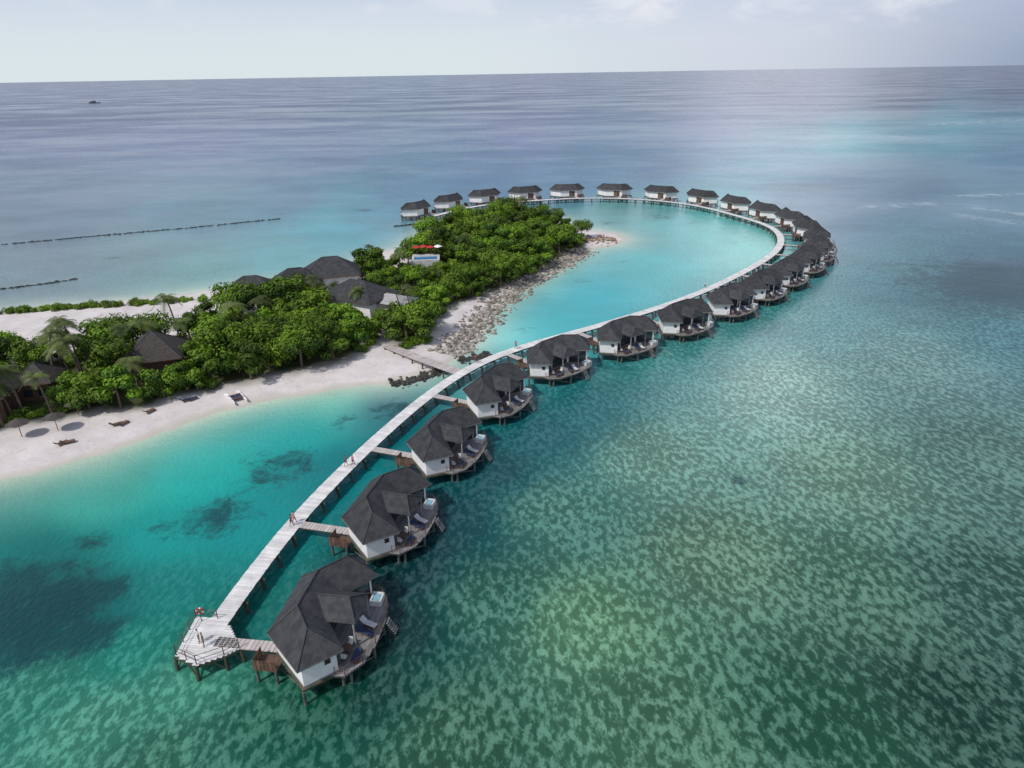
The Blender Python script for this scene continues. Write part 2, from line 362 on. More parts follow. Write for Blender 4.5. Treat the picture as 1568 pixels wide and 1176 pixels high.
# branch boardwalk to beach
jet=bpy.data.objects.new('beach_boardwalk',None); COL.objects.link(jet)
m_pink=mat('pinkish_boardwalk_wood',(.52,.47,.45),(.40,.36,.34),.6,.8,rnd=.12)
jp=resample(np.array([[q_.x,q_.y] for q_ in S([(592,528),(640,547),(702,569)],DZ)]),.28)
jt=np.gradient(jp,axis=0); jt/=np.hypot(jt[:,0],jt[:,1])[:,None]
mb=MB(); plank_run(mb,jp,jt,2.3,DZ-.07); mb.obj('planks',[m_pink],jet)
mb=MB()
for i in range(3,len(jp),10):
    c=Vector((jp[i][0],jp[i][1],0)); n=Vector((jt[i][1],-jt[i][0],0))
    for s_ in(-1,1): mb.cyl(c+n*s_*1.0+Vector((0,0,DZ-.15)),c+n*s_*1.2+Vector((0,0,-.8)),.13,.15,6)
    mb.box((c.x,c.y,DZ-.22),(.2,2.3,.2),0,rz=math.atan2(jt[i][1],jt[i][0]))
mb.obj('piles',[m_pile],jet)
# ------------------------------------------------------------------ villa
FZ=1.7; EZ=FZ+2.6; RZ=EZ+2.15
roofp=[(-3.9,0),(3.9,0),(7.9,5.0),(5.0,8.4),(1.9,5.7),(-1.9,5.7),(-5.0,8.4),(-7.9,5.0)]
def inset(poly,d):
    out=[];n=len(poly)
    for i in range(n):
        p0=Vector(poly[i-1]);p1=Vector(poly[i]);p2=Vector(poly[(i+1)%n])
        e1=(p1-p0).normalized();e2=(p2-p1).normalized()
        n1=Vector((-e1.y,e1.x));n2=Vector((-e2.y,e2.x)); b_=(n1+n2).normalized(); out.append(tuple(p1+b_*d/max(.3,b_.dot(n1))))
    return out
def villa_parts():
    parts={}
    mb=MB(); e=[(x,y,EZ) for x,y in roofp]; M1=(-2.5,2.85,RZ);M2=(2.5,2.85,RZ);W1=(-5.0,5.0,RZ-.1);Wq=(5.0,5.0,RZ-.1)
    vs=e+[M1,M2,W1,Wq]
    for fc in [(0,1,9,8),(0,8,7),(7,8,10),(6,7,10),(5,6,10,8),(4,5,8,9),(1,2,9),(2,11,9),(2,3,11),(3,4,9,11)]:
        mb.add([vs[i] for i in fc],[tuple(range(len(fc)))],0)
    mb.prism(roofp,EZ-.2,EZ-.003,1)
    def cap(A,B): mb.cyl(Vector(A)+Vector((0,0,.02)),Vector(B)+Vector((0,0,.02)),.09,.09,5,2)
    for A,B in [(M1,M2),(M1,W1),(M2,Wq),(e[0],M1),(e[1],M2),(e[7],W1),(e[6],W1),(e[2],Wq),(e[3],Wq)]: cap(A,B)
    r0=(0,3.6,EZ+1.5); r1=(0,7.2,EZ+1.4); a1=(-2.1,3.6,EZ+.25);a2=(2.1,3.6,EZ+.25);b1=(-2.1,8.5,EZ+.15);b2=(2.1,8.5,EZ+.15)
    mb.add([a1,b1,r1,r0],[(3,2,1,0)],0); mb.add([a2,b2,r1,r0],[(0,1,2,3)],0); mb.add([b1,b2,r1],[(0,1,2)],0)
    mb.add([a1,b1,b2,a2],[(0,1,2,3)],1); cap(r0,r1);cap(r1,b1);cap(r1,b2)
    parts['roof']=mb.mesh('villa_roof',[m_roof,mat('soffit',(.22,.21,.20)),m_cap])
    wl=inset(roofp,.6); mb=MB(); mb.prism(wl,FZ-.25,EZ-.205,0)
    mb.prism(inset(roofp,.57),FZ-.02,FZ+.12,1)
    for sx in(-1,1): mb.box((sx*1.95,8.2,(FZ+EZ)/2+.05),(.14,.14,EZ-FZ+.1),1)
    parts['walls']=mb.mesh('villa_walls',[m_white,mat('grey_plinth',(.35,.35,.35))])
    mb=MB()
    def panel(i,t0,t1,z0,z1,mi,fr=True,th=.05):
        A=Vector(wl[i]);B=Vector(wl[(i+1)%8]);e_=(B-A); L=e_.length; e_/=L; nn=Vector((e_.y,-e_.x)); an=math.atan2(e_.y,e_.x)
        c=A+e_*L*(t0+t1)/2+nn*(th/2); w=L*(t1-t0); mb.box((c.x,c.y,FZ+(z0+z1)/2),(w,th,z1-z0),mi,rz=an)
        if fr:
            for zc in(z0,z1): c2=c+nn*.03; mb.box((c2.x,c2.y,FZ+zc),(w+.1,th+.04,.08),2,rz=an)
            k=max(2,int(w/1.1)+1)
            for q_ in range(k): 
                c2=A+e_*L*(t0+(t1-t0)*q_/(k-1))+nn*(th/2+.03); mb.box((c2.x,c2.y,FZ+(z0+z1)/2),(.08,th+.05,z1-z0-.1),2,rz=an)
    panel(0,.66,.86,.13,2.15,1,False); panel(0,.52,.65,.13,2.3,1,False,.04)
    panel(3,.08,.92,.15,2.2,0); panel(4,.08,.92,.15,2.2,0); panel(5,.08,.92,.15,2.2,0)
    panel(6,.35,.65,1.3,1.9,0); panel(2,.66,.8,1.4,1.85,0)
    parts['doors_and_windows']=mb.mesh('villa_openings',[m_glass,m_brown,mat('frame_brown',(.10,.06,.045))])
    mb=MB()
    dk=[(-5.6,7.0),(-2.0,4.6),(2.0,4.6),(5.6,7.0),(5.5,8.4),(3.9,9.7),(1.5,10.2),(-1.5,10.2),(-3.9,9.7),(-5.5,8.4)]
    n=len(dk); ymin,ymax=4.6,10.2; y=ymin+.1
    mb.prism(dk,FZ-.25,FZ-.08,1)
    while y<ymax:
        xs_=[]
        for i in range(n):
            (x0,y0),(x1,y1)=dk[i],dk[(i+1)%n]
            if (y0-y)*(y1-y)<0: xs_.append(x0+(x1-x0)*(y-y0)/(y1-y0))
        xs_.sort()
        for k in range(0,len(xs_)-1,2): mb.box(((xs_[k]+xs_[k+1])/2,y,FZ-.04),(xs_[k+1]-xs_[k],.18,.06),0)
        y+=.2
    fl=inset(roofp,.35); mb.prism(fl,FZ-.30,FZ-.055,1)
    for k in range(6): mb.box((-1.8,10.35+.16*k,FZ-.2-k*.24),(.9,.2,.05),0)
    for sx in(-.47,.47): mb.cyl((-1.8+sx,10.2,FZ-.1),(-1.8+sx,11.25,0-.1),.05,.05,4,1)
    mb.box((4.7,.2,FZ-.13),(1.9,2.4,.12),3)
    parts['deck']=mb.mesh('villa_deck',[m_deck2,m_pile,m_deck,m_brown])
    mb=MB()
    for k in range(6): mb.box((5.62,-.85+.42*k,FZ+.45),(.05,.36,1.05),0)
    for k in range(4): mb.box((4.1+.4*k,-1.0,FZ+.45),(.34,.05,1.05),0)
    for (x_,y_) in [(-5.5,7.6),(-5.45,8.4),(-3.85,9.65),(-2.5,9.95),(-.5,10.15),(1.5,10.15),(3.85,9.65),(5.45,8.4),(5.5,7.4)]: mb.cyl((x_,y_,FZ-.3),(x_,y_,FZ+.95),.045,.045,5,0)
    rl=[(-5.5,7.6),(-5.45,8.4),(-3.85,9.65),(-2.5,9.95)]; rr_=[(-.5,10.15),(1.5,10.15),(3.85,9.65),(5.45,8.4),(5.5,7.4)]
    for L_ in(rl,rr_):
        for q_ in range(len(L_)-1):
            for zz in(.35,.65,.95): mb.cyl((*L_[q_],FZ+zz),(*L_[q_+1],FZ+zz),.025,.025,4,0)
    parts['fence_and_railing']=mb.mesh('villa_rails',[m_brown])
    mb=MB()
    for x_,y_ in fl+[(0,.5),(0,5),(-4,4),(4,4),(-1.5,9.9),(1.5,9.9),(-4.6,8.6),(4.6,8.6),(-3,2),(3,2),(5.5,-.8),(4,-.8),(5.5,1.2)]:
        mb.cyl((x_,y_,FZ-.28),(x_,y_,-.9),.15,.18,7,0)
    for A,B in [((-4,.6),(4,.6)),((-1.5,9.9),(1.5,9.9)),((-4.6,8.6),(-1.5,9.9)),((1.5,9.9),(4.6,8.6)),((4.0,.8),(7.2,5)),((-4.0,.8),(-7.2,5))]:
        mb.cyl((*A,.2),(*B,FZ-.35),.07,.07,5,0)
    parts['stilts']=mb.mesh('villa_stilts',[mat('grey_stilt',(.16,.16,.15),(.07,.08,.07),1.5)])
    mb=MB()
    def lounger(x_,y_,rz_,mi):
        T=Matrix.Translation((x_,y_,FZ))@Matrix.Rotation(rz_,4,'Z')
        mb.box((0,0,.28),(.68,1.3,.08),3,M=T); mb.box((0,-.05,.36),(.6,1.25,.09),mi,M=T)
        mb.box((0,0,0),(.62,.75,.1),mi,M=T@Matrix.Translation((0,.95,.5))@Matrix.Rotation(.6,4,'X'))
        for sx in(-.28,.28):
            for sy in(-.55,.55): mb.box((sx,sy,.12),(.06,.06,.26),3,M=T)
    lounger(-.6,8.9,2.8,0); lounger(.5,8.9,2.8,1)
    for c,d in [((-4.1,7.85,FZ+.3),(1.5,.16,.6)),((-4.1,8.95,FZ+.3),(1.5,.16,.6)),((-4.77,8.4,FZ+.3),(.16,.94,.6)),((-3.43,8.4,FZ+.3),(.16,.94,.6))]: mb.box(c,d,0)
    mb.box((-4.1,8.4,FZ+.24),(1.18,.94,.5),2)
    mb.cyl((2.9,7.7,FZ),(2.9,7.7,FZ+.7),.06,.06,6,3); mb.cyl((2.9,7.7,FZ+.7),(2.9,7.7,FZ+.75),.5,.5,12,3)
    for sx in(-.85,.85):
        mb.box((2.9+sx,7.7,FZ+.42),(.48,.48,.07),0); mb.box((2.9+sx*1.28,7.7,FZ+.7),(.06,.48,.55),0)
        for q_ in(-.2,.2): mb.box((2.9+sx+q_,7.5,FZ+.2),(.05,.05,.4),3); mb.box((2.9+sx+q_,7.9,FZ+.2),(.05,.05,.4),3)
    mb.box((3.3,8.85,FZ+.2),(1.5,.7,.3),3); mb.box((3.3,8.85,FZ+.41),(1.4,.62,.12),1)
    parts['terrace_furniture']=mb.mesh('villa_furniture',[m_cush,m_blue,m_tub,m_brown])
    mb=MB()
    for k in range(14): mb.box((2.9,-1+(k+.5)/14,FZ-.035),(1.25,.9/14,.06),0)
    for sx in(-.5,.5): mb.box((2.9+sx,-.5,FZ-.17),(.12,1,.2),1)
    parts['entrance_bridge']=mb.mesh('villa_bridge',[m_pink,m_pile])
    return parts
VP=villa_parts()
vc=[(492,918),(588,762),(682,658),(767,585),(862,537),(965,504),(1056,477),(1122,449),(1172,427),(1209,408),(1238,390),(1252,374),(1250,358),(1228,341),(1200,328),(1165,316),(1117,306),(1063,298),(1002,293),(938,291),(873,290),(810,293),(750,297),(695,304),(645,315)]
VX,VS=.99,.9
for u,v in vc:
    c=P(u,v,5.0); i=int(np.argmin(np.hypot(pts[:,0]-c.x,pts[:,1]-c.y))); t=tan[max(0,i-20):i+20].mean(0); t/=np.hypot(*t); o=np.array([t[1],-t[0]])
    off=np.hypot(pts[i][0]-c.x,pts[i][1]-c.y); off=min(max(off-4.0*VS,4.6),7.0)
    c0=pts[i]
    if i<3: c0=pts[0]+t*((np.array([c.x,c.y])-pts[0])@t)
    c=c0+o*off
    e=bpy.data.objects.new('overwater_villa',None); COL.objects.link(e); e.location=(c[0],c[1],0); e.scale=(VX,VS,1)
    ex=-t; e.rotation_euler[2]=math.atan2(ex[1],ex[0])+random.uniform(-.02,.02)
    for n_,me_ in VP.items():
        ch=link(n_,me_,e)
        if n_=='entrance_bridge': ch.location=(0,.45,0); ch.scale=(1,(off-W2)/VS+.45,1)
# ------------------------------------------------------------------ trees
def leaf_quad(mb,c,nrm,sz,m,r):
    t=nrm.orthogonal().normalized(); t=Matrix.Rotation(random.uniform(0,6.28),3,nrm)@t; b_=nrm.cross(t)
    w=sz*random.uniform(.4,.65)
    mb.add([c-t*sz*.6,c-b_*w*.6+nrm*sz*.1,c+t*sz*.6,c+b_*w*.6+nrm*sz*.1],[(0,1,2,3)],m,None,r)
def broadleaf(seed,Hh,Rr,n,nleaf=1800):
    random.seed(seed); mb=MB()
    th=Hh*.42; tip=Vector((random.uniform(-.4,.4),random.uniform(-.4,.4),th))
    mb.cyl((0,0,-.5),tip,.26,.17,7,1)
    cl=[]
    for i in range(n):
        an=i*2.4+random.uniform(-.5,.5); rr_=Rr*math.sqrt((i+.5)/n)*random.uniform(.65,1.2)
        hz_=Hh*.93-(rr_/Rr)**2*Hh*.40+random.uniform(-1.1,.7)
        if random.random()<.25: hz_-=Hh*.2
        c=Vector((math.cos(an)*rr_,math.sin(an)*rr_,hz_-1)); cl.append((c,random.uniform(.8,1.75)*Rr/3.6,random.random()))
    for c,r_,_ in cl[::3]:
        mid=(tip+c)/2+Vector((0,0,-.3)); mb.cyl(tip,mid,.12,.08,5,1); mb.cyl(mid,c,.08,.03,5,1)
    tot=sum(r_**2 for _,r_,_ in cl)
    for c,r_,tone in cl:
        for k in range(int(nleaf*r_**2/tot)):
            d=Vector((random.gauss(0,1),random.gauss(0,1),random.gauss(.3,.8))).normalized()
            rad_=r_*(random.uniform(.75,1.08) if random.random()<.88 else random.uniform(1.1,1.4))
            q_=c+Vector((d.x*rad_*1.1,d.y*rad_*1.1,d.z*rad_*.8))
            nn=(d+Vector((random.uniform(-.5,.5),random.uniform(-.5,.5),random.uniform(-.1,.5)))).normalized()
            leaf_quad(mb,q_,nn,random.uniform(.38,.72),0,min(1,max(0,-.12+tone*.6+.45*d.z+random.uniform(-.05,.3))))  # clumps coloured lighter on top, darker below: shading put into the leaf colour
    return mb.mesh('broadleaf_crown',[m_leaf,m_bark])
def palm(seed,Hh):
    random.seed(seed); mb=MB(); lean=Vector((random.uniform(-1,1),random.uniform(-1,1),0))*.9
    pr=Vector((0,0,-.4))
    for k in range(6):
        t=(k+1)/6; q_=Vector((lean.x*t*t,lean.y*t*t,Hh*t)); mb.cyl(pr,q_,.20-.015*k,.19-.016*k,7,1); pr=q_
    for i in range(19):
        an=i*2.4; el=random.uniform(-.15,1.0); L=random.uniform(2.3,3.0); hd=Vector((math.cos(an),math.sin(an),0)); sd_=Vector((-hd.y,hd.x,0))
        prev=pr; dz=math.sin(el); dh=math.cos(el); tone=random.random()
        for k in range(11):
            q_=prev+(hd*dh+Vector((0,0,dz)))*(L/11); dz-=.13; 
            mb.cyl(prev,q_,.03,.025,3,0,tone)
            lw=.8*math.sin(math.pi*(k+1.5)/13)+.15
            for s_ in(-1,1):
                for hh in (0,.5):
                    b0=prev+(q_-prev)*hh; b1=prev+(q_-prev)*(hh+.38); tp=b0+(sd_*s_*lw)+hd*.25+Vector((0,0,-.30*lw))
                    mb.add([b0,b1,tp],[(0,1,2)],0,None,min(1,max(0,tone+random.uniform(-.3,.3))))
            prev=q_
    return mb.mesh('palm_crown',[m_palm,m_bark])
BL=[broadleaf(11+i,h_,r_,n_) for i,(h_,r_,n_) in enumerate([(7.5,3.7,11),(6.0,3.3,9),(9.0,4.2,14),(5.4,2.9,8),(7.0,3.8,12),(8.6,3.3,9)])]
PL=[palm(31+i,h_) for i,h_ in enumerate([7.2,8.6,6.2])]
def shrub(seed):
    random.seed(seed); mb=MB()
    for i in range(6):
        c=Vector((random.uniform(-.9,.9),random.uniform(-.9,.9),random.uniform(.4,.9))); tone=random.random()
        mb.cyl((0,0,-.3),c,.05,.02,4,1)
        for k in range(90):
            d=Vector((random.gauss(0,1),random.gauss(0,1),random.gauss(.3,.8))).normalized(); q_=c+d*random.uniform(.4,.85)
            leaf_quad(mb,q_,(d+Vector((0,0,.4))).normalized(),random.uniform(.25,.42),0,min(1,tone*.6+random.uniform(0,.4)))
    return mb.mesh('shrub_crown',[m_leaf,m_bark])
SH=[shrub(51+i) for i in range(3)]
random.seed(99)
pav=[P(u,v,z) for u,v,z in [(510,440,2.5),(457,453,2.5),(388,455,2),(552,472,2.5),(602,480,2),(240,550,4),(-10,612,3),(62,592,3),(652,395,5)]]
def scatter(poly,dmin,clear):
    P_=[]; xs_=[q_.x for q_ in poly]; ys_=[q_.y for q_ in poly]; cell={}
    xa,xb=max(min(xs_),-260),max(xs_)
    for t in range(28000):
        x,y=random.uniform(xa,xb),random.uniform(min(ys_),max(ys_))
        k=(int(x/dmin),int(y/dmin)); bad=False
        for i in(-1,0,1):
            for j in(-1,0,1):
                for (x2,y2) in cell.get((k[0]+i,k[1]+j),[]):
                    if (x-x2)**2+(y-y2)**2<dmin*dmin: bad=True;break
                if bad:break
            if bad:break
        if bad: continue
        if not inside(np.array([x]),np.array([y]),poly)[0]: continue
        if any(math.hypot(x-q_.x,y-q_.y)<cr for q_,cr in clear): continue
        cell.setdefault(k,[]).append((x,y)); P_.append((x,y))
    return P_
clear=[(pav[0],8),(pav[1],7),(pav[2],5.5),(pav[3],8),(pav[4],7),(pav[5],6.5),(pav[6],5),(pav[7],5),(pav[8],5.5)]
for poly,pp in((treesA,.12),(treesB,.06)):
    for x,y in scatter(poly,4.1,clear):
        z=gz(x,y)
        if z<.35: continue
        sc_=random.uniform(.66,1.16)
        if math.hypot(x-pav[8].x,(y-pav[8].y+14)*.6)<11: sc_*=.7
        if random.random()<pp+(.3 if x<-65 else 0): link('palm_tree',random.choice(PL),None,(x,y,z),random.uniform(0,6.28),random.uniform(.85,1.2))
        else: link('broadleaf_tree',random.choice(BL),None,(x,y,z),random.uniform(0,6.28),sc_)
for u,v in [(572,415),(628,492),(545,490),(512,475),(120,560),(20,640),(480,480)]:
    q_=P(u,v,1); link('palm_tree',random.choice(PL),None,(q_.x,q_.y,gz(q_.x,q_.y)),random.uniform(0,6),random.uniform(.75,.95))
for (u0,v0,u1,v1,n) in [(0,480,350,458,46),(-80,484,0,480,8),(620,532,668,522,4),(640,395,620,400,2),(560,540,585,500,4),(270,596,240,612,5),(0,655,120,628,8)]:
    for k in range(n):
        t=(k+random.uniform(-.3,.3))/n; q_=P(u0+(u1-u0)*t,v0+(v1-v0)*t,1); x,y=q_.x+random.uniform(-1,1),q_.y+random.uniform(-1,1)
        link('coastal_shrub',random.choice(SH),None,(x,y,max(.1,gz(x,y))),random.uniform(0,6),random.uniform(.5,1.1))
# ------------------------------------------------------------------ island buildings
def hip_building(name,loc,w,l,hw,hr,rz,roofm,wallm,over=.9,pyr=False):
    e=bpy.data.objects.new(name,None); COL.objects.link(e); e.location=(loc.x,loc.y,gz(loc.x,loc.y)); e.rotation_euler[2]=rz
    mb=MB(); x,y=l/2+over,w/2+over; rx=0.05 if pyr else (l-w)/2
    vs=[(-x,-y,hw),(x,-y,hw),(x,y,hw),(-x,y,hw),(-rx,0,hw+hr),(rx,0,hw+hr)]
    mb.add(vs,[(0,1,5,4)],0);mb.add(vs,[(1,2,5)],0);mb.add(vs,[(2,3,4,5)],0);mb.add(vs,[(3,0,4)],0)
    mb.prism([(-x,-y),(x,-y),(x,y),(-x,y)],hw-.18,hw-.004,1)
    for A,B in((0,4),(1,5),(2,5),(3,4),(4,5)): mb.cyl(vs[A],vs[B],.1,.1,5,2)
    mb.obj('roof',[roofm,m_brown,m_cap],e)
    mb=MB(); mb.box((0,0,hw/2-.45),(l,w,hw+.5),0); mb.obj('walls',[wallm],e)
    mb=MB()
    for k in range(int(l/2.2)):
        cx=-l/2+1.2+k*2.2
        for s_ in(-1,1): mb.box((cx,s_*(w/2+.02),1.5),(1.3,.08,1.3),0); mb.box((cx,s_*(w/2+.05),2.2),(1.45,.08,.1),1); mb.box((cx,s_*(w/2+.05),.8),(1.45,.08,.1),1)
    mb.box((l/2+.02,0,1.1),(.08,1.2,2.2),1)
    mb.obj('doors_and_windows',[m_glass,m_brown],e)
    return e
hip_building('island_pavilion',pav[0],8.5,12,5.0,3.8,.25,m_roof,m_white)
hip_building('island_pavilion',pav[1],7.5,10.5,4.4,3.5,.3,m_roof,m_white)
hip_building('island_pavilion',pav[2],5,8,3.6,2.4,.2,m_roof,m_brown)
hip_building('island_restaurant',pav[3],9,13,4.4,3.2,-.5,m_roof,m_white)
hip_building('service_building',pav[4],5.5,8,4.0,1.3,-.5,mat('light_grey_roof',(.40,.39,.39)),m_white)
hip_building('thatched_pavilion',pav[5],7.5,7.5,4.1,4.0,.3,m_thatch,m_brown,1.2,True)
hip_building('thatched_pavilion',pav[6],6.5,6.5,3.6,3.6,.1,m_thatch,m_brown,1.1,True)
hip_building('thatched_pavilion',pav[7],4.5,4.5,3.4,2.6,.2,m_thatch,m_brown,1.0,True)
def umbrella(name,loc,r_,top,m1,post=2.4,n=12,z=None):
    e=bpy.data.objects.new(name,None); COL.objects.link(e); e.location=(loc.x,loc.y,gz(loc.x,loc.y) if z is None else z)
    mb=MB(); vs=[(0,0,top)]+[(math.cos(6.283*i/n)*r_,math.sin(6.283*i/n)*r_,post-.1+(.12 if i%2 else 0)) for i in range(n)]
    mb.add(vs,[(0,i+1,(i+1)%n+1) for i in range(n)],0); mb.obj('canopy',[m1],e)
    mb=MB(); mb.cyl((0,0,-.0 if z else -.4),(0,0,top-.05),.06,.05,6); 
    for i in range(0,n,2): mb.cyl((0,0,top-.2),(math.cos(6.283*i/n)*r_*.95,math.sin(6.283*i/n)*r_*.95,post-.08),.025,.02,4)
    mb.obj('post',[m_brown],e)
for u,v in [(90,662),(168,628),(35,672),(122,640)]: umbrella('thatched_beach_umbrella',P(u,v,.8),1.6,3.1,m_thatch)
def beach_lounger(loc,rz,m_):
    mb=MB(); mb.box((0,0,.3),(.65,1.3,.08),0); mb.box((0,0,.38),(.58,1.2,.08),1)
    T=Matrix.Translation((0,.95,.5))@Matrix.Rotation(.6,4,'X'); mb.box((0,0,0),(.6,.75,.1),1,M=T)
    for sx in(-.28,.28):
        for sy in(-.55,.55): mb.box((sx,sy,.12),(.06,.06,.3),0)
    o=mb.obj('sun_lounger',[m_brown,m_]); o.location=(loc.x,loc.y,gz(loc.x,loc.y)); o.rotation_euler[2]=rz
for u,v in [(288,615),(297,613),(182,651),(191,649),(98,680),(108,678),(232,632)]: beach_lounger(P(u,v,.7),random.uniform(2.2,2.8),m_blue if u>250 else m_brown)
# raised pool terrace with red and white parasols
c=pav[8]; e=bpy.data.objects.new('pool_terrace',None); COL.objects.link(e); e.location=(c.x,c.y,5.0); e.rotation_euler[2]=.1
mb=MB()
for cc,dd in [((0,-2.4,-2.4),(7.4,.8,5.0)),((0,3.1,-2.4),(7.4,2.6,5.0)),((-3.4,-.1,-2.4),(.6,3.8,5.0)),((3.4,-.1,-2.4),(.6,3.8,5.0))]: mb.box(cc,dd,0)
mb.obj('terrace_walls',[mat('terrace_render',(.55,.55,.55))],e); mb=MB(); mb.box((0,-.1,-2.5),(6.2,3.8,4.8),0); mb.obj('pool_water',[mat('pool_water',(.05,.22,.45),None,3,.1,spec=.5)],e)
for dx,dy,mm_ in [(-2.8,3.0,m_red),(-.9,3.8,m_red),(1.1,3.0,m_red),(3.0,3.6,m_white)]: umbrella('parasol',Vector((c.x+dx,c.y+dy,0)),1.2,2.7,mm_,2.2,8,5.08)
# ------------------------------------------------------------------ rocks
def rockmesh(name,items,mt):
    bm=bmesh.new(); bmesh.ops.create_icosphere(bm,subdivisions=1,radius=1); base=[v.co.copy() for v in bm.verts]; fs=[tuple(v.index for v in f_.verts) for f_ in bm.faces]; bm.free()
    mb=MB()
    for x,y,z,s_ in items:
        k=Vector((random.uniform(.7,1.3),random.uniform(.7,1.2),random.uniform(.5,.8)))*s_; Rm=Matrix.Rotation(random.uniform(0,6.28),3,'Z')
        mb.add([Vector((x,y,z))+Rm@Vector((v.x*k.x,v.y*k.y,v.z*k.z))*random.uniform(.8,1.15) for v in base],fs,0)
    return mb.obj(name,[mt])
def along(l,n,wd,smin,smax,z=None):
    L=S(l); A=resample(np.array([[q_.x,q_.y] for q_ in L]),.5); out=[]
    for k in range(n):
        i=random.randrange(len(A)-1); t=A[i+1]-A[i]; t=t/np.hypot(*t); o=random.gauss(0,wd)
        x,y=A[i][0]-t[1]*o,A[i][1]+t[0]*o; out.append((x,y,(max(0,gz(x,y)) if z is None else z)+random.uniform(-.1,.2),smin+(smax-smin)*random.random()**2))
    return out
rockmesh('rock_revetment',along([(690,545),(705,528),(728,508),(745,488),(755,470),(785,448),(825,424),(865,402),(893,384)],2400,1.9,.18,.7),m_rock)
rockmesh('rocky_spit',along([(895,374),(915,370),(945,370)],200,2.2,.2,.6),mat('reddish_rock',(.30,.20,.14),(.18,.12,.09),1,.9,rnd=.4))
rockmesh('rock_groyne',along([(600,588),(640,582),(688,564)],400,.8,.18,.5),m_darkrock)
rockmesh('rock_groyne',along([(704,554),(730,548),(755,543)],200,.9,.2,.5,0.0),m_darkrock)
rockmesh('rock_breakwater',along([(-200,395),(0,375),(140,362),(280,350),(430,335)],1200,.4,.2,.5,-.1),m_darkrock)
rockmesh('rock_breakwater',along([(-100,448),(0,443),(60,436),(120,427)],400,.35,.2,.5,-.1),m_darkrock)
rockmesh('rock_breakwater',along([(605,347),(650,342)],140,.4,.25,.5,0.),m_darkrock)
# ------------------------------------------------------------------ boats
def hull(mb,L,W_,Hh,m,n=10,y0=0):
    pr=[];
    for i in range(n+1):
        t=i/n; w=W_/2*(math.sin(math.pi*min(1,t*.62+.38)))**.8 if t<1 else .01
        x=-L/2+L*t; sh_=.25*Hh*(2*t-1)**2; pr.append([(x,y0-w,Hh+sh_),(x,y0-w*.6,.1),(x,y0+w*.6,.1),(x,y0+w,Hh+sh_)])
    vs=[v_ for r_ in pr for v_ in r_]; fs=[]
    for i in range(n):
        for k in range(3): fs.append((i*4+k,i*4+k+1,i*4+k+5,i*4+k+4))
        fs.append((i*4+3,i*4,i*4+4,i*4+7))
    fs.append((0,1,2,3)); mb.add(vs,fs,m)
mb=MB(); hull(mb,4.6,.55,.45,0,10,-1.0); hull(mb,4.6,.55,.45,0,10,1.0); mb.box((0,0,.55),(1.9,1.7,.05),1); mb.cyl((.9,-1.1,.55),(.9,1.1,.55),.05,.05,6,2); mb.cyl((-.9,-1.1,.55),(-.9,1.1,.55),.05,.05,6,2); mb.cyl((-.2,0,.6),(-1.9,.2,.75),.05,.04,6,2)
o=mb.obj('beached_catamaran',[m_white,m_blue,m_yellow]); q_=P(362,610,.5); o.location=(q_.x,q_.y,max(.3,gz(q_.x,q_.y))); o.rotation_euler[2]=-.9
mb=MB(); hull(mb,26,5.5,1.9,0,12); mb.box((-3,0,3.2),(12,4.2,2.2),1); mb.box((-3,0,4.45),(13,4.8,.2),0); mb.box((-1,0,5.4),(5,3.4,1.7),1); mb.box((-3,0,3.4),(11,4.26,.7),2); mb.cyl((0,0,6),(0,0,9),.1,.05,5,1)
o=mb.obj('distant_boat',[mat('navy_hull',(.03,.04,.07)),mat('grey_cabin',(.25,.26,.3)),m_glass]); q_=P(145,158,0); o.location=(q_.x,q_.y,-.3); o.rotation_euler[2]=.2
